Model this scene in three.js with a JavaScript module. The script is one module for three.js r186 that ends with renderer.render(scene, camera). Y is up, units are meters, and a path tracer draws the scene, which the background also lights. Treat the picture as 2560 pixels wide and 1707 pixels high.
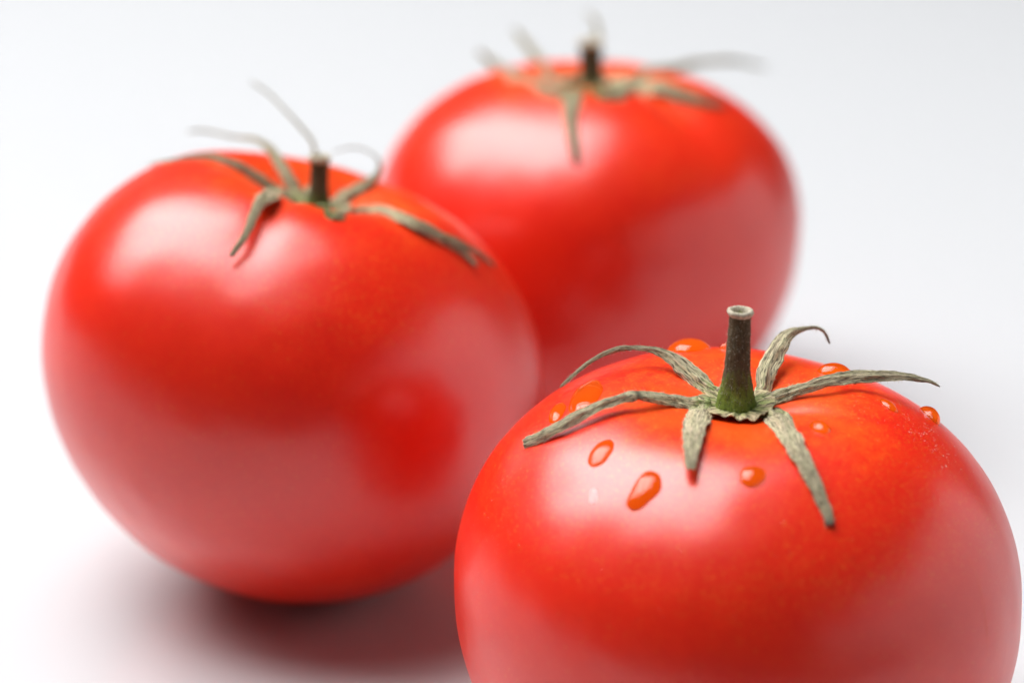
import * as THREE from 'three';
import { RectAreaLightUniformsLib } from 'three/addons/lights/RectAreaLightUniformsLib.js';
import { RoundedBoxGeometry } from 'three/addons/geometries/RoundedBoxGeometry.js';
import { MeshBVH } from 'three-mesh-bvh';
import { createNoise3D, createNoise2D } from 'simplex-noise';

// ---------------------------------------------------------------- camera, light, exposure
const MM = 0.001;
const scene = new THREE.Scene();
scene.background = new THREE.Color(0.030, 0.032, 0.035);               // dim even light of the room round the table
const FPX = 7114, PITCH = THREE.MathUtils.degToRad(21.5);          // focal length in photo pixels (2560 x 1707), tilt down
const EYE = new THREE.Vector3(0, 202 * MM, 390 * MM);
const camera = new THREE.PerspectiveCamera(THREE.MathUtils.radToDeg(2 * Math.atan(853.5 / FPX)), 1024 / 682, 0.02, 30);
camera.position.copy(EYE);
camera.rotation.set(-PITCH, 0, 0);
camera.focus = 0.380;
camera.userData.fStop = 9.5;
camera.updateMatrixWorld(true);

const renderer = new THREE.WebGLRenderer({ antialias: true });
renderer.setSize(1024, 682);
renderer.toneMapping = THREE.LinearToneMapping;
renderer.toneMappingExposure = 1.05;
renderer.shadowMap.enabled = true;
RectAreaLightUniformsLib.init();

const KEY = { at: [-0.52, 1.18, -0.31], aim: [0.0, 0.03, -0.03], w: 1.25, h: 1.5, L: 3.1, color: 0xffffff, core: { w: 0.82, h: 1.0, L: 9.0 } };   // a softbox: wide dim cloth, brighter in the middle where the tube stands behind it

// ---------------------------------------------------------------- helpers
function mulberry(a) { return () => { a |= 0; a = a + 0x6D2B79F5 | 0; let t = Math.imul(a ^ a >>> 15, 1 | a); t = t + Math.imul(t ^ t >>> 7, 61 | t) ^ t; return ((t ^ t >>> 14) >>> 0) / 4294967296; }; }
const rnd = mulberry(20240611);
const n3 = createNoise3D(mulberry(5)), n2 = createNoise2D(mulberry(9));
const V = (x, y, z) => new THREE.Vector3(x, y, z);
const smooth = (a, b, x) => { const t = Math.min(1, Math.max(0, (x - a) / (b - a))); return t * t * (3 - 2 * t); };
const lerp = (a, b, t) => a + (b - a) * t;
const taken = {};
function numbered(name) { const k = taken[name] = (taken[name] ?? -1) + 1; return k ? `${name}_${String(k).padStart(3, '0')}` : name; }
function mesh(name, geo, mat, parent) { const m = new THREE.Mesh(geo, mat); m.name = name; m.castShadow = m.receiveShadow = true; parent.add(m); return m; }
function rgbTexture(w, h, f, srgb = false) {                          // f(x, y) -> [r, g, b] linear 0..1
  const d = new Uint8Array(w * h * 4), enc = (c) => srgb ? (c <= 0.0031308 ? 12.92 * c : 1.055 * Math.pow(c, 1 / 2.4) - 0.055) : c;
  for (let y = 0; y < h; y++) for (let x = 0; x < w; x++) {
    const c = f(x, y), i = 4 * (y * w + x);
    for (let k = 0; k < 3; k++) d[i + k] = Math.max(0, Math.min(255, Math.round(255 * enc(Math.max(0, c[k])))));
    d[i + 3] = 255;
  }
  const t = new THREE.DataTexture(d, w, h);
  t.wrapS = t.wrapT = THREE.RepeatWrapping; t.magFilter = t.minFilter = THREE.LinearFilter;
  if (srgb) t.colorSpace = THREE.SRGBColorSpace;
  t.needsUpdate = true;
  return t;
}
const UPV = V(0, Math.cos(PITCH), -Math.sin(PITCH)), FWD = V(0, -Math.sin(PITCH), -Math.cos(PITCH));
function rayDir(px, py) { return FWD.clone().add(V((px - 1280) / FPX, 0, 0)).addScaledVector(UPV, (853.5 - py) / FPX); }   // not unit: t is depth along the lens axis

// ---------------------------------------------------------------- lamps and board outside the frame
{
  const soft = new THREE.Group(); soft.name = 'softbox_lamp'; scene.add(soft);
  soft.userData = { label: 'large rectangular softbox lamp standing on the white table', category: 'lamp' };
  const at = V(...KEY.at), aim = V(...KEY.aim);
  soft.position.set(at.x, 0, at.z);
  const head = new THREE.Object3D(); head.position.copy(at); head.lookAt(aim); head.updateMatrixWorld(true);
  const black = new THREE.MeshStandardMaterial({ color: 0x151515, roughness: 0.8 });
  const cloth = new THREE.MeshStandardMaterial({ color: 0xf2f2f2, roughness: 0.9, emissive: new THREE.Color(KEY.color), emissiveIntensity: 0.8 });
  const back = mesh('housing', new RoundedBoxGeometry(KEY.w + 0.06, KEY.h + 0.06, 0.2, 3, 0.03), black, soft);
  const place = (m, dz) => { m.quaternion.copy(head.quaternion); m.position.copy(at).addScaledVector(aim.clone().sub(at).normalize(), dz).sub(soft.position); };
  place(back, -0.115);
  const face = mesh('diffuser', new RoundedBoxGeometry(KEY.w, KEY.h, 0.012, 2, 0.004), cloth, soft);
  place(face, -0.008);
  const dir = aim.clone().sub(at).normalize();
  const pole = mesh('stand', new THREE.CylinderGeometry(0.015, 0.015, at.y - 0.2, 20), black, soft);
  pole.position.set(-dir.x * 0.26, (at.y - 0.2) / 2 + 0.1, -dir.z * 0.26);
  const foot = mesh('foot', new THREE.CylinderGeometry(0.16, 0.18, 0.1, 32), black, soft);
  foot.position.set(-dir.x * 0.26, 0.05, -dir.z * 0.26);
  const light = new THREE.RectAreaLight(KEY.color, KEY.L, KEY.w, KEY.h);
  light.name = 'softbox_light';
  light.position.copy(at).addScaledVector(dir, 0.004); light.lookAt(aim);
  scene.add(light);
  const hot = mesh('inner_baffle', new RoundedBoxGeometry(KEY.core.w, KEY.core.h, 0.012, 2, 0.004), cloth, soft);
  place(hot, 0.022);
  const core = new THREE.RectAreaLight(KEY.color, KEY.core.L, KEY.core.w, KEY.core.h);
  core.name = 'softbox_core_light';
  core.position.copy(at).addScaledVector(dir, 0.034); core.lookAt(aim);
  scene.add(core);
}
{
  const board = new THREE.Group(); board.name = 'reflector_board'; scene.add(board);
  board.userData = { label: 'white foam reflector board standing upright on the table', category: 'board' };
  board.position.set(0.47, 0, 0.11);
  const white = new THREE.MeshStandardMaterial({ color: new THREE.Color(0.82, 0.82, 0.82), roughness: 0.85 });
  const p = mesh('panel', new RoundedBoxGeometry(0.006, 0.27, 1.1, 2, 0.002), white, board); p.position.set(0, 0.135, 0.12);
  const f = mesh('foot', new RoundedBoxGeometry(0.12, 0.02, 0.04, 2, 0.004), white, board); f.position.set(0.065, 0.01, 0.02);
  const g = mesh('foot', f.geometry, white, board); g.position.set(0.065, 0.01, -0.36);
}

// ---------------------------------------------------------------- white table
{
  const pn = createNoise2D(mulberry(77));
  const paper = rgbTexture(512, 512, (x, y) => { const a = 0.5 + 0.5 * pn(x / 3, y / 3), b = 0.5 + 0.5 * pn(x / 40, y / 40); const c = 0.6 * a + 0.4 * b; return [c, c, c]; });
  paper.repeat.set(22, 22);
  const mat = new THREE.MeshPhysicalMaterial({ color: new THREE.Color(0.612, 0.620, 0.634), roughness: 0.24, ior: 1.65, bumpMap: paper, bumpScale: 0.00002 });
  const t = mesh('white_table', new RoundedBoxGeometry(3.2, 0.03, 2.2, 3, 0.006), mat, scene);
  t.position.set(-0.2, -0.015, -0.9);                                   // its front edge lies just below the picture
  t.userData = { kind: 'structure', label: 'plain white table surface under the tomatoes', category: 'table' };
}

// ---------------------------------------------------------------- tomato bodies
const SK_W = 2048, SK_H = 1024;
const speck = new Float32Array(SK_W * SK_H);
for (let i = 0; i < 42000; i++) {                                       // pale gold dots in the skin, crowded on the shoulders
  const high = rnd() < 0.72;
  const t = high ? Math.asin(lerp(0.42, 0.985, Math.pow(rnd(), 0.75))) : Math.asin(lerp(-1, 0.6, rnd()));
  const cy = (t / Math.PI + 0.5) * SK_H, cx = rnd() * SK_W, st = 1 / Math.max(0.12, Math.cos(t)), r = lerp(0.5, 1.05, rnd()), a = lerp(0.15, 0.85, rnd() * rnd());
  for (let y = Math.floor(cy - 2); y <= cy + 2; y++) for (let x = Math.floor(cx - 2 * st); x <= cx + 2 * st; x++) {
    if (y < 0 || y >= SK_H) continue;
    const d = ((x - cx) / st) ** 2 + (y - cy) ** 2, k = y * SK_W + ((x % SK_W) + SK_W) % SK_W;
    speck[k] = Math.min(1, speck[k] + a * Math.exp(-d / (r * r)));
  }
}
const skinMap = rgbTexture(SK_W, SK_H, (x, y) => {
  const t = (y / SK_H - 0.5) * Math.PI, p = x / SK_W * 2 * Math.PI, X = Math.cos(t) * Math.cos(p), Y = Math.sin(t), Z = Math.cos(t) * Math.sin(p);
  const a = n3(X * 3, Y * 3, Z * 3), b = n3(X * 14 + 5, Y * 14, Z * 14), c = n3(X * 60, Y * 60 + 9, Z * 60);
  const mott = 0.5 * a + 0.3 * b + 0.2 * c;
  const or = smooth(0.98, 1.36, t + 0.10 * a + 0.07 * b + 0.05 * c);       // ripening shoulder: orange flesh, patchy
  const s = speck[y * SK_W + x];
  let r = lerp(0.80, 0.86, or), g = lerp(0.018, 0.068, or), bl = lerp(0.0035, 0.005, or);
  r *= 1 + 0.05 * mott; g *= 1 + 0.30 * mott;
  return [lerp(r, 0.85, 0.5 * s), lerp(g, 0.30, 0.6 * s), lerp(bl, 0.035, 0.5 * s)];
}, true);
const skinBump = rgbTexture(1024, 512, (x, y) => {
  const t = (y / 512 - 0.5) * Math.PI, p = x / 1024 * 2 * Math.PI, X = Math.cos(t) * Math.cos(p), Y = Math.sin(t), Z = Math.cos(t) * Math.sin(p);
  const v = 0.5 + 0.3 * n3(X * 120, Y * 120, Z * 120) + 0.2 * n3(X * 40, Y * 40, Z * 40);
  return [v, v, v];
});
const skin = new THREE.MeshPhysicalMaterial({ map: skinMap, roughness: 0.31, ior: 1.66, bumpMap: skinBump, bumpScale: 0.000016 });

function tomatoBody(o) {                                                // o: fitted sizes in mm; the surface as a function of (t, phi)
  const M = new THREE.Matrix4().makeRotationZ(o.tz).multiply(new THREE.Matrix4().makeRotationX(o.tx));
  const [sk, sa] = o.stretch, c = Math.cos(sa), d = Math.sin(sa);                    // no fruit is quite round: drawn out a little along one slant
  M.premultiply(new THREE.Matrix4().set(1 + sk * c * c, sk * c * d, 0, 0, sk * c * d, 1 + sk * d * d, 0, 0, 0, 0, 1, 0, 0, 0, 0, 1));
  const raw = (t, p) => {
    const up = t > 0, n = up ? o.nt : o.nb, b = up ? o.bt : o.bb;
    let r = o.R * Math.pow(Math.max(0, Math.cos(t)), 2 / n), y = (up ? 1 : -1) * b * Math.pow(Math.abs(Math.sin(t)), 2 / n);
    if (up) y -= o.dd * Math.exp(-((r / o.w) ** 2));
    else y += 2.2 * Math.exp(-((r / 7) ** 2));
    const sh = smooth(-0.5, 0.75, t) * smooth(0.5, 5, r);
    for (const [az, wid, dep, low] of o.grooves) {
      let d = Math.atan2(Math.sin(p - az), Math.cos(p - az));
      const g = Math.exp(-((d / wid) ** 2)) * dep * smooth(low, low + 0.7, t) * smooth(1.5, 9, r);
      y -= g; r -= g * 0.35;
    }
    const lob = o.lobe * sh * Math.cos(o.k * (p - o.p0)) + (o.lobe2 ?? 0.5 * o.lobe) * sh * Math.cos((o.k + 2) * p + 1.3);
    r *= 1 + lob / o.R + (o.e2 || 0) * Math.cos(2 * (p - (o.e2a || 0)));
    const X = r * Math.cos(p), Z = r * Math.sin(p), q = n3(X / 9 + o.seed, y / 9, Z / 9) * 0.05 + n3(X / 20 + o.seed, y / 20, Z / 20) * 0.07;
    const l = Math.hypot(X, y, Z) || 1;
    return V(X + q * X / l, y + q * y / l, Z + q * Z / l).applyMatrix4(M);
  };
  const rows = 170, cols = 220, pos = [], nor = [], uv = [], idx = [];
  let low = 1e9;
  for (let i = 0; i <= rows; i++) {
    const t = Math.PI / 2 - Math.PI * i / rows;
    for (let j = 0; j <= cols; j++) {
      const p = 2 * Math.PI * (j % cols) / cols, v = raw(t, p);
      const t1 = Math.max(-Math.PI / 2 + 0.012, Math.min(Math.PI / 2 - 0.012, t)), e = 0.006;
      const a = raw(t1 + e, p).sub(raw(t1 - e, p)), b = raw(t1, p + e).sub(raw(t1, p - e)), n = a.cross(b).normalize();
      if (i === 0 || i === rows) n.set(0, i ? -1 : 1, 0).applyMatrix4(M);
      pos.push(v.x, v.y, v.z); nor.push(n.x, n.y, n.z); uv.push(j / cols, 1 - i / rows);
      low = Math.min(low, v.y);
      if (i < rows && j < cols) { const k = i * (cols + 1) + j; if (i) idx.push(k, k + 1, k + cols + 1); if (i < rows - 1) idx.push(k + 1, k + cols + 2, k + cols + 1); }
    }
  }
  for (let i = 0; i < pos.length; i += 3) { pos[i] *= MM; pos[i + 1] = (pos[i + 1] - low) * MM; pos[i + 2] *= MM; }
  const g = new THREE.BufferGeometry();
  g.setAttribute('position', new THREE.Float32BufferAttribute(pos, 3)); g.setAttribute('normal', new THREE.Float32BufferAttribute(nor, 3)); g.setAttribute('uv', new THREE.Float32BufferAttribute(uv, 2)); g.setIndex(idx);
  const top = raw(Math.PI / 2, 0); top.y -= low; top.multiplyScalar(MM);
  return { g, top, centre: V(0, -low * MM, 0), axis: V(0, 1, 0).applyMatrix4(M).normalize() };
}
function makeTomato(label, o) {
  const T = new THREE.Group(); T.name = numbered('tomato'); scene.add(T);
  T.userData = { label, category: 'tomato', group: 'ripe tomatoes on the white table' };
  T.position.set(o.x * MM, 0, o.z * MM); T.updateMatrixWorld(true);
  const b = tomatoBody(o);
  const fruit = mesh('fruit', b.g, skin, T);
  const bg = b.g.clone(); bg.translate(o.x * MM, 0, o.z * MM);
  const bvh = new MeshBVH(bg);
  const hit = (from, dir) => { const h = bvh.raycastFirst(new THREE.Ray(from, dir.clone().normalize()), THREE.DoubleSide); if (!h) return null; const f = h.face.normal.clone(); if (f.dot(dir) > 0) f.negate(); return { p: h.point.clone(), n: f }; };
  return { T, fruit, hit, top: b.top.clone().add(T.position), centre: b.centre.clone().add(T.position), axis: b.axis };
}
const A = makeTomato('sharp red tomato beaded with water drops, long dried stem stub and curled sepals', {
  x: 30.46, z: 42.90, R: 37.32, bt: 30.32, bb: 29.46, nt: 2.191, nb: 2.472, tx: 0.051, tz: 0.007, dd: 4.2, w: 11.5, stretch: [0.039, 2.549], lobe: 0.12, k: 5, p0: 0.4, seed: 1.7,
  grooves: [[0.35, 0.22, 0.5, 0.7], [2.5, 0.25, 0.2, 0.8], [5.35, 0.45, 0.7, 0.5]] });
const B = makeTomato('leaning red tomato with thin wiry sepals, a groove running down its shoulder', {
  x: -34.11, z: -19.28, R: 37.74, bt: 30.52, bb: 36.01, nt: 2.097, nb: 2.0, tx: -0.094, tz: -0.218, dd: 7.8, w: 11.0, stretch: [0.066, 2.125], lobe2: 0.15, lobe: 0.85, k: 5, p0: 1.25, seed: 7.1,
  grooves: [[1.90, 0.12, 0.7, 0.45], [3.0, 0.26, 0.9, 0.75], [5.2, 0.3, 0.8, 0.7]] });
const C = makeTomato('blurred red tomato resting behind the other two, one sepal hanging down its face', {
  x: 13.14, z: -90.82, R: 37.69, bt: 29.56, bb: 34.10, nt: 2.303, nb: 2.170, tx: -0.082, tz: -0.038, dd: 5.8, w: 8.0, stretch: [0.019, 3.797], lobe: 0.5, k: 5, p0: 0.2, seed: 3.3,
  grooves: [[0.85, 0.22, 1.4, 0.4], [5.6, 0.2, 0.9, 0.5], [3.0, 0.3, 0.7, 0.6]] });

// ---------------------------------------------------------------- dried calyx: textures
const sepalMap = rgbTexture(256, 1024, (x, y) => {
  const u = x / 256, v = y / 1024, w = u * 9 + 0.22 * n2(u * 3, v * 6);
  const s1 = n2(w * 1.6, v * 5), s2 = n2(w * 4, v * 8 + 3), s3 = n2(u * 60, v * 160), s4 = n2(u * 9 + 20, v * 22);
  let k = 0.66 + 0.34 * s1 + 0.3 * s2 + 0.2 * s3;
  k = k * k * (3 - 2 * k); k = Math.min(1, Math.max(0, k));
  const dark = smooth(0.3, 0.75, s4 + 0.3 * s2) * 0.8;
  let c = [lerp(0.13, 0.86, k), lerp(0.107, 0.755, k), lerp(0.06, 0.50, k)];
  const gr = 0.5 + 0.5 * n2(u * 3 + 8, v * 7 + 4);
  c = [c[0] * lerp(1, 0.94, gr), c[1] * lerp(0.95, 1.0, gr), c[2] * lerp(0.98, 0.9, gr)];
  return c.map((q, i) => lerp(q, [0.075, 0.065, 0.045][i], dark));
}, true);
const sepalBump = rgbTexture(256, 1024, (x, y) => {
  const u = x / 256, v = y / 1024, w = u * 9 + 0.22 * n2(u * 3, v * 6);
  const k = 0.5 + 0.25 * n2(w * 1.6, v * 5) + 0.2 * n2(w * 4, v * 16 + 3) + 0.12 * n2(u * 60, v * 160);
  return [k, k, k];
});
const sepalMat = new THREE.MeshStandardMaterial({ map: sepalMap, bumpMap: sepalBump, bumpScale: 0.00036, roughness: 0.85, vertexColors: true });
const shadedSepalMat = sepalMat.clone(); shadedSepalMat.color.setRGB(0.78, 0.76, 0.72);            // sepals darkened for the other two calyces: mostly shade of their facing, painted in
const stemMap = rgbTexture(512, 512, (x, y) => {
  const a = x / 512 * Math.PI * 2, v = y / 512, X = Math.cos(a), Z = Math.sin(a);
  const f = n3(X * 14, v * 40, Z * 14), m = n3(X * 2.2, v * 5, Z * 2.2), s = n3(X * 9, v * 4, Z * 9), h = n3(X * 30, v * 80, Z * 30);
  const green = smooth(0.42, 0.18, v + 0.10 * m + 0.05 * s);               // live green tissue only at the foot, brown and dry above
  const k = 0.5 + 0.22 * f + 0.2 * s + 0.2 * h;
  const dry = [lerp(0.02, 0.17, k), lerp(0.016, 0.13, k), lerp(0.007, 0.06, k)], live = [lerp(0.05, 0.24, k), lerp(0.08, 0.31, k), lerp(0.004, 0.03, k)];
  const c = dry.map((q, i) => lerp(q, live[i], green));
  const spot = smooth(0.55, 0.8, n3(X * 5 + 3, v * 9, Z * 5)) * 0.6;
  return c.map((q, i) => lerp(q, [0.045, 0.035, 0.02][i], spot));
}, true);
const stemBump = rgbTexture(512, 512, (x, y) => { const a = x / 512 * Math.PI * 2, v = y / 512, X = Math.cos(a), Z = Math.sin(a), k = 0.5 + 0.25 * n3(X * 25, v * 60, Z * 25) + 0.25 * n3(X * 7, v * 5, Z * 7); return [k, k, k]; });
const stemMat = new THREE.MeshStandardMaterial({ map: stemMap, bumpMap: stemBump, bumpScale: 0.00025, roughness: 0.85 });
const corkMap = rgbTexture(256, 256, (x, y) => { const a = x / 256 * 6.2832, v = y / 256 * 6, k = 0.5 + 0.3 * n3(Math.cos(a) * 5, v, Math.sin(a) * 5) + 0.25 * n3(Math.cos(a) * 16, v * 3, Math.sin(a) * 16); return [lerp(0.32, 0.86, k), lerp(0.26, 0.79, k), lerp(0.18, 0.62, k)]; }, true);
const corkMat = new THREE.MeshStandardMaterial({ map: corkMap, bumpMap: stemBump, bumpScale: 0.0002, roughness: 0.95 });
const pithMat = new THREE.MeshStandardMaterial({ color: new THREE.Color(0.34, 0.33, 0.15), roughness: 0.9, bumpMap: stemBump, bumpScale: 0.0002 });

// ---------------------------------------------------------------- dried calyx: shapes
function ribbon(P, W, N, o) {                                            // P points, W widths (m), N face normals; closed leaf with two faces, folded along its midrib
  const curve = new THREE.CatmullRomCurve3(P, false, 'centripetal'), NS = 64, NA = 10, pos = [], uv = [], col = [], idx = [];
  const at = (arr, s) => { const x = s * (arr.length - 1), i = Math.min(arr.length - 2, Math.floor(x)), f = x - i; return typeof arr[0] === 'number' ? lerp(arr[i], arr[i + 1], f) : arr[i].clone().lerp(arr[i + 1], f).normalize(); };
  const th = o.thick ?? 0.00026, seed = o.seed;
  const len = curve.getLength();
  for (let side = 0; side < 2; side++) for (let i = 0; i <= NS; i++) {
    const s = i / NS, c = curve.getPoint(s), t = curve.getTangent(s), n = at(N, s);
    n.addScaledVector(t, -n.dot(t)).normalize();
    const b = t.clone().cross(n).normalize(), kink = o.kink ? Math.exp(-(((s - o.kink) / 0.013) ** 2)) : 0, w = at(W, s) * (i === NS && !o.blunt ? 0.25 : 1) * (1 - 0.22 * kink);
    for (let j = 0; j <= NA; j++) {
      const u = j / NA * 2 - 1, rough = 1 + 0.10 * n2(s * 9 + seed, u > 0 ? 3 : 8) + 0.07 * n2(s * 34 + seed, u > 0 ? 5 : 2);
      const x = u * w / 2 * rough, wav = w * (0.10 * n2(s * 5 + seed * 3, u * 1.2) + 0.035 * n2(s * 16 + seed, u * 3));
      const fold = -(Math.abs(u) ** 1.6) * w * (o.fold ?? 0.16) + 0.10 * w * Math.exp(-((u / 0.25) ** 2)) * (o.rib ?? 0.6);
      const edge = Math.sqrt(Math.max(0, 1 - u ** 6)), v = c.clone().addScaledVector(b, x).addScaledVector(n, wav + fold + (side ? -1 : 1) * th / 2 * edge * (1 - 0.5 * s));
      pos.push(v.x, v.y, v.z); uv.push((u * 0.5 + 0.5) * 0.9 + seed * 0.37, (s * len / 0.03) + seed * 0.61);
      const g = smooth(0.13, 0.0, s + 0.08 * n2(u * 2 + seed, s * 20)), tip = smooth(0.94, 1.0, s) * (o.darkTip ?? 0.3);
      const q = 1 - 0.75 * kink;                                             // a dark crack where the sepal has snapped
      col.push(q * lerp(lerp(1, 0.62, g), 0.3, tip), q * lerp(lerp(1, 0.86, g), 0.28, tip), q * lerp(lerp(1, 0.45, g), 0.36, tip));
    }
  }
  const R = NA + 1, H = (NS + 1) * R;
  for (let i = 0; i < NS; i++) for (let j = 0; j < NA; j++) { const a = i * R + j, b = a + R; idx.push(a, a + 1, b, a + 1, b + 1, b); const c = a + H, d = b + H; idx.push(c, d, c + 1, c + 1, d, d + 1); }
  for (const i of [0, NS]) for (let j = 0; j < NA; j++) { const a = i * R + j; if (i) idx.push(a, a + 1, a + H, a + 1, a + 1 + H, a + H); else idx.push(a, a + H, a + 1, a + 1, a + H, a + 1 + H); }
  const g = new THREE.BufferGeometry();
  g.setAttribute('position', new THREE.Float32BufferAttribute(pos, 3)); g.setAttribute('uv', new THREE.Float32BufferAttribute(uv, 2)); g.setAttribute('color', new THREE.Float32BufferAttribute(col, 3)); g.setIndex(idx);
  g.computeVertexNormals();
  return g;
}
// a sepal read off the photograph: pixel path and widths; every point lies "lift" mm before the fruit's skin, or "dz" mm behind the stem foot where it stands clear of it
function sepal(tom, calyx, z, pts, o = {}) {
  const baseDepth = tom.top.clone().sub(EYE).dot(FWD), P = [], W = [], N = [];
  let prev = null;
  const px = pts.map(([x, y]) => [z[0] + x / z[2], z[1] + y / z[2]]);
  pts.forEach(([, , w, lift, dz], i) => {
    const d = rayDir(...px[i]), h = tom.hit(EYE, d);
    const hd = h ? h.p.clone().sub(EYE).dot(FWD) : 1e9;
    let depth = Math.min(hd - lift * MM, dz === undefined ? 1e9 : baseDepth + dz * MM);
    if (depth > 1e8) depth = prev ?? baseDepth;
    prev = depth;
    P.push(EYE.clone().addScaledVector(d, depth));
    W.push(w * (o.wide ?? 1) / z[2] * depth / FPX);
  });
  P.forEach((p, i) => {
    const view = EYE.clone().sub(p).normalize(), rad = p.clone().sub(tom.centre).normalize();
    const n = rad.multiplyScalar(1 - (o.face ?? 0.45)).addScaledVector(view, o.face ?? 0.45).normalize();
    const t = P[Math.min(P.length - 1, i + 1)].clone().sub(P[Math.max(0, i - 1)]).normalize();
    n.addScaledVector(t, -n.dot(t)).normalize();
    const b = t.clone().cross(n).normalize(), across = t.clone().cross(view).normalize();
    W[i] /= Math.max(0.5, Math.abs(b.dot(across)));
    N.push(n);
  });
  const inv = tom.T.position.clone().negate();
  const g = ribbon(P, W, N, { seed: rnd() * 20, ...o }); g.translate(inv.x, inv.y, inv.z);
  return mesh('sepal', g, o.mat ?? sepalMat, calyx);
}
function calyxDisc(tom, rad, raise, seed) {
  const e1 = V(1, 0, 0).addScaledVector(tom.axis, -tom.axis.x).normalize(), e2 = e1.clone().cross(tom.axis).normalize().negate();
  const NR = 14, NP = 72, pos = [], uv = [], col = [], idx = [];
  for (let side = 0; side < 2; side++) for (let i = 0; i <= NR; i++) for (let j = 0; j <= NP; j++) {
    const a = 2 * Math.PI * j / NP, ca = Math.cos(a), sa = Math.sin(a), s = i / NR;
    const r = rad * s * (1 + 0.10 * n2(ca * 1.6 + seed, sa * 1.6) + 0.025 * n2(ca * 3 + seed, sa * 3));
    const o = tom.top.clone().addScaledVector(e1, r * ca).addScaledVector(e2, r * sa);
    const h = tom.hit(o.clone().addScaledVector(tom.axis, 0.03), tom.axis.clone().negate());
    const p = h ? h.p : o;
    const wave = n2(ca * 1.9 + seed * 2, sa * 1.9) * 0.9 + n2(ca * 3, sa * 3 + seed) * 0.2;
    p.addScaledVector(tom.axis, (raise * (0.55 + 0.45 * s) + raise * 0.65 * wave * s * s + (side ? -0.00016 : 0.00016) * (1 - 0.6 * s ** 4) + 0.00005 * n2(ca * s * 14, sa * s * 14 + seed)));
    pos.push(p.x - tom.T.position.x, p.y, p.z - tom.T.position.z); uv.push(j / NP * 2, s * 0.15 + seed);
    const g = smooth(1.0, 0.45, s + 0.25 * n2(ca * 3, sa * 3 + s));
    col.push(lerp(0.72, 0.42, g), lerp(0.66, 0.54, g), lerp(0.62, 0.28, g));
  }
  const R = NP + 1, H = (NR + 1) * R;
  for (let i = 0; i < NR; i++) for (let j = 0; j < NP; j++) { const a = i * R + j, b = a + R; idx.push(a, b, a + 1, a + 1, b, b + 1); const c = a + H, d = b + H; idx.push(c, c + 1, d, c + 1, d + 1, d); }
  for (let j = 0; j < NP; j++) { const a = NR * R + j; idx.push(a, a + H, a + 1, a + 1, a + H, a + 1 + H); }
  const g = new THREE.BufferGeometry();
  g.setAttribute('position', new THREE.Float32BufferAttribute(pos, 3)); g.setAttribute('uv', new THREE.Float32BufferAttribute(uv, 2)); g.setAttribute('color', new THREE.Float32BufferAttribute(col, 3)); g.setIndex(idx);
  g.computeVertexNormals();
  return mesh('calyx', g, sepalMat, tom.T);
}
function stem(tom, foot, tip, radii, rim) {                              // foot, tip in world; radii along it in mm; rim: [outer, inner, depth] of the cut end
  const ax = tip.clone().sub(foot), L = ax.length(); ax.normalize();
  const e1 = V(1, 0, 0).addScaledVector(ax, -ax.x).normalize(), e2 = ax.clone().cross(e1).normalize();
  const build = (prof, NP, bumpy, seed, ribs) => {
    const pos = [], uv = [], idx = [];
    prof.forEach(([r, h], i) => { for (let j = 0; j <= NP; j++) {
      const a = 2 * Math.PI * j / NP, ca = Math.cos(a), sa = Math.sin(a);
      const k = r * MM * (1 + bumpy * n3(ca * 2, h * 0.5 + seed, sa * 2) + bumpy * 0.6 * n3(ca * 6, h * 2.5 + seed, sa * 6) + ribs * Math.cos(5 * a + 0.6) * smooth(0.55, 0.05, h * MM / L));
      const p = foot.clone().addScaledVector(ax, h * MM + bumpy * 0.0004 * n3(ca * 4, seed, sa * 4)).addScaledVector(e1, k * ca).addScaledVector(e2, k * sa);
      pos.push(p.x - tom.T.position.x, p.y, p.z - tom.T.position.z); uv.push(j / NP, h * MM / L);
      if (i && j) { const b = i * (NP + 1) + j, c = b - NP - 1; idx.push(c - 1, c, b - 1, c, b, b - 1); }
    } });
    const g = new THREE.BufferGeometry();
    g.setAttribute('position', new THREE.Float32BufferAttribute(pos, 3)); g.setAttribute('uv', new THREE.Float32BufferAttribute(uv, 2)); g.setIndex(idx); g.computeVertexNormals();
    return g;
  };
  const Lm = L / MM, prof = [];
  const c = new THREE.SplineCurve(radii.map((r, i) => new THREE.Vector2(r, Lm * i / (radii.length - 1))));
  for (let i = 0; i <= 60; i++) { const q = c.getPoint(i / 60); prof.push([q.x, q.y]); }
  const s = mesh('stem', build(prof, 48, 0.035, 2, 0.06), stemMat, tom.T);
  const [ro, ri, dp] = rim, r0 = radii[radii.length - 1];
  mesh('cut_rim', build([[r0 * 0.98, Lm - 0.75], [ro * 0.93, Lm - 0.55], [ro * 1.03, Lm - 0.2], [ro, Lm + 0.08], [ro * 0.86, Lm + 0.22], [(ro + ri) / 2 * 0.97, Lm + 0.2], [ri, Lm + 0.02], [ri * 0.85, Lm - dp * 0.5]], 56, 0.07, 11, 0), corkMat, s);
  mesh('pith', build([[ri * 0.95, Lm - dp * 0.3], [ri * 0.72, Lm - dp * 0.8], [ri * 0.35, Lm - dp], [0.01, Lm - dp]], 40, 0.06, 4, 0), pithMat, s);
  return s;
}
const atPixel = (px, py, depth) => EYE.clone().addScaledVector(rayDir(px, py), depth);
const depthOf = (p) => p.clone().sub(EYE).dot(FWD);

// zoom frames the paths were read in: [x0, y0, scale]
const ZA = [1250, 730, 3.337], ZB = [1700, 730, 3.336], ZC = [1550, 1000, 3.618], ZD = [350, 180, 2.613], ZE = [1150, 0, 2.94];
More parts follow.
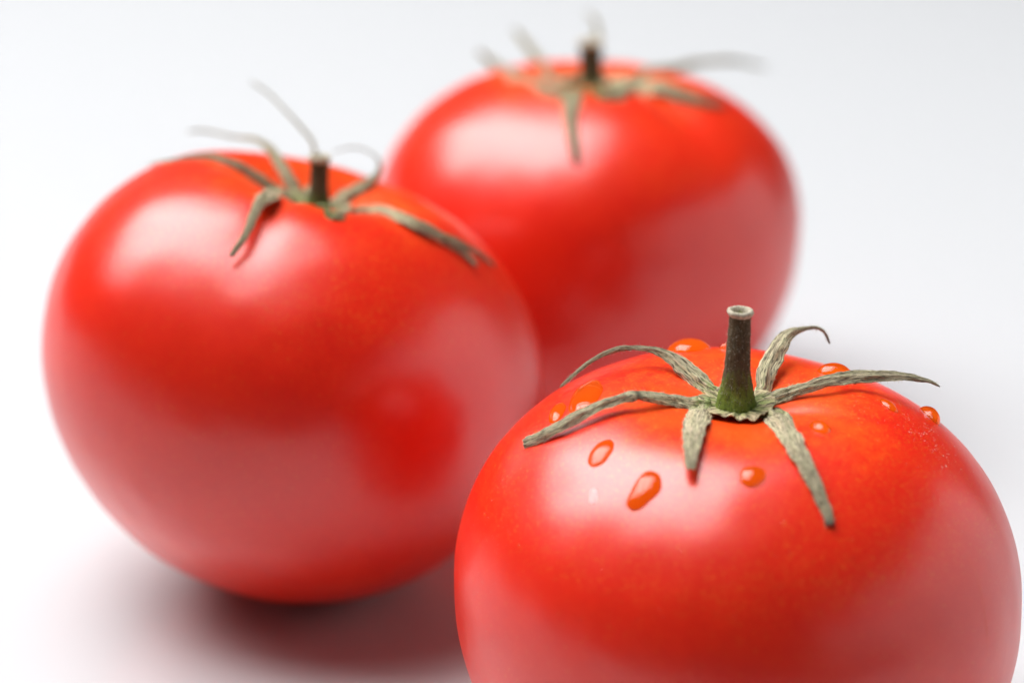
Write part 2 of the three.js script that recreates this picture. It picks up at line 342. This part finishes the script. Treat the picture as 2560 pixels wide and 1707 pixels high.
// front tomato
{
  const d0 = depthOf(A.top);
  const cal = calyxDisc(A, 0.0050, 0.0008, 2.2);
  stem(A, atPixel(1838, 1020, d0), atPixel(1852, 777, d0 - 4.6 * MM), [2.85, 2.45, 2.05, 1.8, 1.66, 1.56, 1.48, 1.43, 1.4], [1.74, 1.1, 0.9]);
  sepal(A, cal, ZA, [[1760, 930, 120, 2, 1], [1640, 925, 130, 1.5], [1520, 905, 105, 1.6], [1400, 878, 82, 2.6], [1250, 858, 74, 4], [1130, 852, 74, 5], [1000, 878, 80, 4.6], [850, 930, 84, 4], [700, 1000, 85, 3.4], [550, 1080, 85, 3], [400, 1158, 84, 2.5], [300, 1205, 80, 2.2], [195, 1243, 78, 2]], { blunt: true, darkTip: 0.15, face: 0.35, kink: 0.40, wide: 1.14, seed: 1.3 });
  sepal(A, cal, ZA, [[1790, 830, 110, 1, 3], [1710, 780, 150, 1.2, 4], [1620, 695, 160, 1.8, 5], [1500, 590, 140, 2.6, 6], [1380, 515, 95, 3, 7], [1250, 472, 55, 2, 7.5], [1120, 460, 45, 2, 8], [1000, 468, 45, 2, 8], [880, 505, 42, 2, 8], [760, 572, 36, 2, 8], [660, 645, 34, 1.2, 8], [580, 720, 30, 0.7], [500, 795, 24, 0.4]], { face: 0.55, darkTip: 0.1, seed: 4.1 });
  sepal(A, cal, ZB, [[655, 860, 100, 1, 3], [700, 800, 135, 1, 4], [722, 680, 165, 1.5, 5.5], [772, 560, 175, 1, 7.5], [835, 440, 150, 1, 9.5], [905, 350, 110, 1, 11.5], [980, 314, 58, 1, 13], [1060, 300, 36, 1, 14], [1130, 294, 26, 1, 15], [1190, 315, 26, 1, 15.5], [1225, 362, 24, 1, 16], [1252, 432, 18, 1, 16]], { face: 0.7, darkTip: 0.9, seed: 7.7 });
  sepal(A, cal, ZB, [[620, 930, 110, 1, 1], [740, 905, 135, 1.2, 1], [880, 852, 122, 1.8, 1.5], [1000, 812, 108, 2.6, 2], [1150, 762, 98, 4, 2.5], [1300, 728, 105, 5, 3], [1450, 708, 114, 6, 3], [1600, 700, 108, 4, 3.5], [1750, 698, 92, 3, 4], [1900, 705, 68, 3, 4.5], [2000, 722, 48, 3, 5], [2100, 748, 30, 3, 5], [2170, 788, 12, 3, 5]], { face: 0.6, fold: 0.05, darkTip: 0.2, seed: 11.2 });
  sepal(A, cal, ZC, [[1290, 70, 150, 1], [1380, 110, 190, 1.4], [1455, 175, 200, 1.8], [1512, 262, 195, 1.8], [1572, 372, 185, 1.7], [1632, 482, 168, 1.5], [1690, 592, 150, 1.3], [1742, 702, 138, 1.1], [1792, 812, 124, 0.9], [1842, 922, 112, 0.8], [1882, 1022, 98, 0.6], [1904, 1128, 84, 0.5]], { face: 0.4, fold: 0.12, blunt: true, darkTip: 0.95, seed: 14.5 });
  sepal(A, cal, ZC, [[760, 60, 150, 1.2], [725, 95, 200, 1.8], [692, 155, 228, 2.4], [672, 250, 210, 2.6], [656, 350, 178, 2.6], [646, 450, 148, 2.6], [641, 550, 112, 2.5], [640, 625, 80, 2.4]], { face: 0.5, fold: 0.1, blunt: true, darkTip: 0.05, seed: 17.9 });
}
// leaning tomato
{
  const d0 = depthOf(B.top);
  const cal = calyxDisc(B, 0.0052, 0.0008, 6.4);
  stem(B, atPixel(794, 540, d0), atPixel(799, 392, d0 - 3 * MM), [2.4, 1.9, 1.6, 1.45, 1.4, 1.4, 1.45], [1.75, 1.15, 0.8]);
  sepal(B, cal, ZD, [[1010, 830, 80, 1], [940, 795, 90, 2], [870, 785, 95, 3], [820, 800, 90, 3.4], [775, 855, 80, 3.4], [732, 950, 66, 3.2], [690, 1050, 54, 3], [640, 1130, 46, 2.6], [588, 1205, 34, 2]], { mat: shadedSepalMat, face: 0.4, seed: 2.2 });
  sepal(B, cal, ZD, [[1020, 820, 80, 1], [900, 770, 70, 1.5], [790, 695, 62, 2], [680, 622, 60, 2.2], [560, 572, 54, 2, 9], [450, 548, 44, 2, 11], [350, 550, 34, 2, 12], [200, 575, 20, 2, 13], [60, 605, 12, 2, 14]], { mat: shadedSepalMat, face: 0.4, seed: 5.5 });
  sepal(B, cal, ZD, [[1100, 860, 90, 1, 3], [1040, 810, 90, 1, 4], [970, 690, 82, 2, 6], [905, 580, 74, 2, 9], [845, 492, 60, 2, 12], [790, 450, 38, 2, 15], [720, 430, 26, 2, 17], [600, 420, 18, 2, 20], [500, 396, 17, 2, 22], [400, 380, 16, 2, 24], [310, 392, 11, 2, 25]], { mat: shadedSepalMat, face: 0.55, seed: 8.8 });
  sepal(B, cal, ZD, [[1165, 830, 50, 1, 3], [1160, 700, 40, 1, 6], [1145, 560, 30, 1, 9], [1125, 455, 26, 1, 12], [1050, 360, 22, 1, 15], [940, 240, 19, 1, 18], [840, 140, 17, 1, 21], [720, 60, 12, 1, 24]], { mat: shadedSepalMat, face: 0.6, seed: 9.9 });
  sepal(B, cal, ZD, [[1200, 890, 90, 1, 2], [1260, 860, 100, 1.4, 3], [1340, 815, 110, 2, 5], [1430, 760, 98, 2, 7], [1505, 710, 72, 2, 9], [1560, 650, 34, 2, 11], [1560, 575, 16, 2, 12], [1480, 512, 10, 2, 13], [1380, 492, 9, 2, 14], [1260, 522, 7, 2, 15]], { mat: shadedSepalMat, face: 0.6, seed: 12.1 });
  sepal(B, cal, ZD, [[1200, 920, 80, 1], [1290, 925, 72, 2], [1400, 900, 66, 3], [1520, 880, 66, 4], [1620, 892, 78, 4.5], [1750, 950, 78, 4], [1880, 1022, 74, 3.5], [2000, 1085, 66, 3], [2090, 1145, 54, 2.6], [2150, 1205, 40, 2.2], [2205, 1270, 26, 2]], { mat: shadedSepalMat, face: 0.3, seed: 15.6 });
  sepal(B, cal, ZD, [[2000, 1072, 40, 3.2], [2090, 1110, 40, 3], [2160, 1150, 36, 3], [2240, 1200, 32, 2.5], [2320, 1262, 22, 2]], { mat: shadedSepalMat, face: 0.3, seed: 3.6 });
}
// far tomato
{
  const d0 = depthOf(C.top);
  const cal = calyxDisc(C, 0.0062, 0.0013, 9.1);
  stem(C, atPixel(1480, 244, d0), atPixel(1475, 103, d0 - 3.5 * MM), [2.7, 2.3, 2.05, 1.95, 1.9, 1.85, 1.85], [2.1, 1.3, 0.8]);
  sepal(C, cal, ZE, [[870, 660, 140, 1], [835, 700, 130, 1.6], [815, 765, 104, 2], [810, 850, 84, 2], [820, 950, 72, 1.8], [832, 1050, 64, 1.5], [850, 1180, 44, 1]], { wide: 1.25, mat: shadedSepalMat, face: 0.5, seed: 1.9 });
  sepal(C, cal, ZE, [[850, 700, 100, 1], [720, 690, 84, 1.5], [600, 642, 80, 2], [480, 592, 80, 2, 6], [370, 542, 74, 2, 8], [280, 490, 60, 2, 10], [200, 425, 42, 2, 12], [130, 372, 24, 2, 13]], { wide: 1.25, mat: shadedSepalMat, face: 0.45, seed: 4.9 });
  sepal(C, cal, ZE, [[850, 690, 100, 1, 2], [760, 672, 86, 1, 3], [682, 600, 86, 2, 6], [622, 520, 80, 2, 10], [570, 432, 64, 2, 14], [520, 360, 50, 2, 17], [460, 282, 42, 2, 20], [395, 210, 24, 2, 23]], { wide: 1.25, mat: shadedSepalMat, face: 0.55, seed: 7.3 });
  sepal(C, cal, ZE, [[990, 680, 80, 1, 3], [1005, 560, 70, 1, 6], [1012, 420, 62, 1, 9], [1014, 300, 46, 1, 12], [1010, 200, 34, 1, 15], [985, 130, 26, 1, 17], [920, 85, 14, 1, 19]], { wide: 1.25, mat: shadedSepalMat, face: 0.6, seed: 10.4 });
  sepal(C, cal, ZE, [[1000, 715, 100, 1], [1090, 705, 100, 1.6], [1190, 672, 108, 2.4], [1300, 625, 108, 3], [1400, 605, 100, 3.4], [1500, 632, 88, 3], [1650, 688, 76, 2.4], [1800, 738, 60, 2], [1950, 775, 34, 1.4]], { wide: 1.25, mat: shadedSepalMat, face: 0.4, seed: 13.2 });
  sepal(C, cal, ZE, [[1020, 690, 100, 1, 2], [1150, 650, 90, 1.4, 4], [1250, 600, 84, 2, 7], [1350, 555, 76, 2, 10], [1450, 512, 66, 2, 13], [1600, 490, 56, 2, 17], [1800, 450, 34, 2, 22], [2000, 440, 34, 2, 26], [2120, 462, 30, 2, 29], [2260, 492, 14, 2, 32]], { wide: 1.25, mat: shadedSepalMat, face: 0.5, seed: 16.6 });
}

// ---------------------------------------------------------------- water drops on the front tomato
const water = new THREE.MeshPhysicalMaterial({ color: 0xffffff, roughness: 0.0, transmission: 1, thickness: 0.002, ior: 1.42 });
const litWetSkin = new THREE.MeshPhysicalMaterial({ color: new THREE.Color(0.95, 0.12, 0.005), roughness: 1, specularIntensity: 0 });  // orange raised to paint in the light each drop focuses on its skin
function drop(px, py, len, wid, turn, high, o = {}) {                    // len, wid in photo pixels, turn in degrees anticlockwise, high: mm
  const d = rayDir(px, py), h = A.hit(EYE, d); if (!h) return null;
  const dep = depthOf(h.p), pp = dep / FPX, n = h.n;
  const cr = V(1, 0, 0), ex = cr.addScaledVector(n, -n.x).normalize(), ey = n.clone().cross(ex).normalize();
  const tilt = Math.max(0.32, Math.abs(n.dot(FWD)));                      // the outline is drawn on the skin, seen at a slant
  const NR = 16, NP = 56, pos = [], idx = [], a0 = THREE.MathUtils.degToRad(turn);
  const centre = h.p.clone();
  const put = (p) => pos.push(p.x - centre.x, p.y - centre.y, p.z - centre.z);
  const on = (s, a) => {
    const tear = 1 - (o.tear ?? 0) * 0.5 * (1 + Math.cos(a)) * Math.abs(Math.sin(a)), wob = 1 + 0.04 * n2(Math.cos(a) + px, Math.sin(a));
    const lx = s * Math.cos(a) * len / 2 * pp * wob, ly = s * Math.sin(a) * wid / 2 * pp * tear * wob;
    const X = lx * Math.cos(a0) - ly * Math.sin(a0), Y = (lx * Math.sin(a0) + ly * Math.cos(a0)) / tilt * (o.squash ?? 1);
    const q = centre.clone().addScaledVector(ex, X).addScaledVector(ey, Y), k = A.hit(q.clone().addScaledVector(n, 0.01), n.clone().negate());
    return k ? k.p : q;
  };
  for (let i = 0; i <= NR; i++) for (let j = 0; j < NP; j++) {
    const s = Math.sin(Math.PI / 2 * i / NR), a = 2 * Math.PI * j / NP, p = on(s, a);
    put(p.addScaledVector(n, high * MM * Math.pow(Math.max(0, 1 - s * s), 0.62) - 0.00003));
    if (i) { const b = (i - 1) * NP, c = i * NP, j2 = (j + 1) % NP; idx.push(b + j, c + j, b + j2, b + j2, c + j, c + j2); }
  }
  const off = pos.length / 3;
  for (let i = 0; i <= 5; i++) for (let j = 0; j < NP; j++) {
    const s = 1 - i / 5, p = on(s, 2 * Math.PI * j / NP); put(p.addScaledVector(n, i ? -0.00012 : -0.00003));
    const b = off + (i - 1) * NP, c = off + i * NP, j2 = (j + 1) % NP; if (i) idx.push(b + j, c + j, b + j2, b + j2, c + j, c + j2);
  }
  const g = new THREE.BufferGeometry();
  g.setAttribute('position', new THREE.Float32BufferAttribute(pos, 3)); g.setIndex(idx); g.computeVertexNormals();
  const m = mesh(numbered('water_drop'), g, water, scene); m.position.copy(centre);
  m.userData = { label: o.label, category: 'water drop', group: 'water drops on the sharp tomato' };
  if (high < 0.3) return m;
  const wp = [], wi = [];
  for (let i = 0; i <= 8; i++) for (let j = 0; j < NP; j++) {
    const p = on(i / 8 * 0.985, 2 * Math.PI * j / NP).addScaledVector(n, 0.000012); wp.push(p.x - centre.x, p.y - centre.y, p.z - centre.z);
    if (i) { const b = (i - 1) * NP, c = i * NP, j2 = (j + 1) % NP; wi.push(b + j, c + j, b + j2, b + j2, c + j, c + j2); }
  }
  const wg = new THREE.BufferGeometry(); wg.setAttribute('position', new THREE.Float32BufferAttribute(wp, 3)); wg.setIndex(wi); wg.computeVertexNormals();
  mesh('lit_wet_skin', wg, litWetSkin, m);                                       // skin under water: no gloss of its own, focused light in its colour
  return m;
}
drop(1502, 1132, 76, 48, 30, 0.5, { label: 'oval water drop, upper of two in the bright highlight below the long kinked sepal' });
drop(1609, 1228, 106, 84, 222, 0.72, { tear: 0.5, label: 'large tear shaped water drop in the bright highlight, left of the short sepal' });
drop(1883, 1190, 70, 56, 15, 0.75, { tear: 0.3, label: 'round water drop between the short sepal and the long blunt sepal' });
drop(1483, 1240, 44, 28, 88, 0.06, { label: 'faint flat film of water left of the tear shaped drop' });
drop(1464, 991, 98, 58, 20, 1.0, { label: 'large water drop half hidden behind the long kinked sepal' });
drop(1393, 1032, 52, 32, 20, 0.8, { label: 'small water drop peeping over the kinked sepal towards its tip' });
drop(1722, 872, 110, 60, 0, 1.5, { squash: 0.6, label: 'wide water drop on the far rim behind the left curled sepal' });
drop(1815, 872, 34, 14, 0, 0.8, { squash: 0.5, label: 'small water drop on the far rim beside the stem' });
drop(2090, 934, 92, 44, 0, 1.5, { squash: 0.5, label: 'large water drop on the far rim behind the long straight sepal' });
drop(2051, 1069, 54, 26, -8, 0.9, { label: 'small bright water drop right of the blunt sepal root' });
drop(2223, 1014, 46, 18, -15, 0.6, { label: 'low water drop under the tip half of the straight sepal' });
drop(2326, 1040, 58, 36, -30, 1.2, { squash: 0.6, label: 'water drop bulging on the right outline of the shoulder' });

// ---------------------------------------------------------------- fine stuff on the front tomato: beads, dust, fuzz
{
  const dome = new THREE.SphereGeometry(1, 14, 8);
  const spots = [[1966, 1202, 5], [1988, 1229, 4], [1958, 1307, 6], [1980, 1343, 6], [1973, 1380, 6], [2130, 1346, 5], [2133, 1395, 5], [1705, 1376, 5], [1476, 1352, 4], [1479, 1415, 4], [1506, 1429, 4], [1299, 1361, 5], [1298, 1376, 3], [1448, 1546, 6], [1594, 1548, 5], [1320, 1273, 4], [1314, 1473, 4], [1665, 1474, 3], [1500, 1462, 4], [2044, 1327, 3], [2374, 1299, 4], [1205, 1215, 3], [1188, 1277, 3], [1169, 1388, 3], [1162, 1507, 3]];
  const im = new THREE.InstancedMesh(dome, water, spots.length), m = new THREE.Matrix4();
  spots.forEach(([x, y, r], i) => {
    const h = A.hit(EYE, rayDir(x, y)), k = r * depthOf(h.p) / FPX * 0.5, q = new THREE.Quaternion().setFromUnitVectors(V(0, 1, 0), h.n);
    m.compose(h.p.clone().addScaledVector(h.n, -k * 0.1).sub(A.T.position), q, V(k, k * 0.55, k)); im.setMatrixAt(i, m);
  });
  im.name = 'water_beads'; im.position.copy(A.T.position); im.userData = { kind: 'stuff', label: 'tiny water beads scattered over the face of the sharp tomato', category: 'water beads' }; scene.add(im);

  const fleck = new THREE.IcosahedronGeometry(1, 0), dustMat = new THREE.MeshStandardMaterial({ color: new THREE.Color(0.75, 0.6, 0.52), roughness: 0.9 });
  const list = [];
  const throwDust = (n, cx, cy, sx, sy, rot, r0, r1) => { for (let i = 0; i < n; i++) { const g = () => Math.sqrt(-2 * Math.log(1 - rnd() * 0.9999)) * Math.cos(6.2832 * rnd()); const u = g() * sx, v = g() * sy; list.push([cx + u * Math.cos(rot) - v * Math.sin(rot), cy + u * Math.sin(rot) + v * Math.cos(rot), lerp(r0, r1, rnd() ** 2)]); } };
  throwDust(90, 2335, 1110, 55, 16, 0.8, 0.5, 1.6);
  throwDust(70, 2300, 1060, 70, 22, 0.7, 0.4, 1.1);
  throwDust(60, 2390, 1220, 70, 40, 1.0, 0.4, 0.8);
  throwDust(120, 2160, 1010, 120, 26, 0.25, 0.3, 0.8);
  throwDust(70, 1240, 1330, 30, 120, 0.25, 0.4, 0.9);
  throwDust(140, 1650, 1300, 260, 180, 0, 0.25, 0.6);
  const good = list.map(([x, y, r]) => { const h = A.hit(EYE, rayDir(x, y)); return h && [h, r * depthOf(h.p) / FPX]; }).filter(Boolean);
  const dm = new THREE.InstancedMesh(fleck, dustMat, good.length);
  good.forEach(([h, r], i) => { m.compose(h.p.clone().sub(A.T.position), new THREE.Quaternion().setFromUnitVectors(V(0, 1, 0), h.n), V(r * lerp(0.7, 1.8, rnd()), r * 0.6, r)); dm.setMatrixAt(i, m); });
  dm.name = 'dust_flecks'; dm.userData = { kind: 'stuff' }; A.fruit.add(dm);
}
// healed split in the skin on the right flank
{
  const pts = [[2424, 1396], [2436, 1420], [2448, 1455], [2457, 1495], [2464, 1540], [2470, 1590], [2472, 1640]].map(([x, y]) => A.hit(EYE, rayDir(x, y))).filter(Boolean).map((h) => h.p.addScaledVector(h.n, -0.00006).sub(A.T.position));
  mesh('scar', new THREE.TubeGeometry(new THREE.CatmullRomCurve3(pts), 60, 0.00009, 8), new THREE.MeshPhysicalMaterial({ color: new THREE.Color(0.85, 0.09, 0.035), roughness: 0.45, ior: 1.5 }), A.fruit);
}
// fine pale hairs along the sepals and stem
{
  const hairMat = new THREE.MeshStandardMaterial({ color: new THREE.Color(0.62, 0.58, 0.46), roughness: 0.8 });
  const hairGeo = new THREE.ConeGeometry(1, 1, 5); hairGeo.translate(0, 0.5, 0);
  const list = [], put = [], m = new THREE.Matrix4();
  A.T.traverse((o) => { if (o.name === 'sepal' || o.name === 'stem') list.push(o); });
  for (const o of list) {
    const p = o.geometry.attributes.position, nn = o.geometry.attributes.normal, isStem = o.name === 'stem';
    for (let i = 0; i < (isStem ? 500 : 150); i++) {
      let k = Math.floor(rnd() * p.count);
      if (!isStem && rnd() < 0.6) k = Math.floor(k / 11) * 11 + (rnd() < 0.5 ? 0 : 10);
      const d = V(nn.getX(k), nn.getY(k), nn.getZ(k)).add(V(rnd() - 0.5, rnd() - 0.5, rnd() - 0.5).multiplyScalar(1.4)).normalize();
      const l = (isStem ? lerp(0.15, 0.4, rnd()) : lerp(0.2, 0.75, rnd() ** 2)) * MM, w = 0.000022;
      put.push(m.compose(V(p.getX(k), p.getY(k), p.getZ(k)), new THREE.Quaternion().setFromUnitVectors(V(0, 1, 0), d), V(w, l, w)).clone());
    }
  }
  const im = new THREE.InstancedMesh(hairGeo, hairMat, put.length);
  put.forEach((q, i) => im.setMatrixAt(i, q));
  im.name = 'fuzz'; im.userData = { kind: 'stuff' }; A.T.add(im);
}
renderer.render(scene, camera);
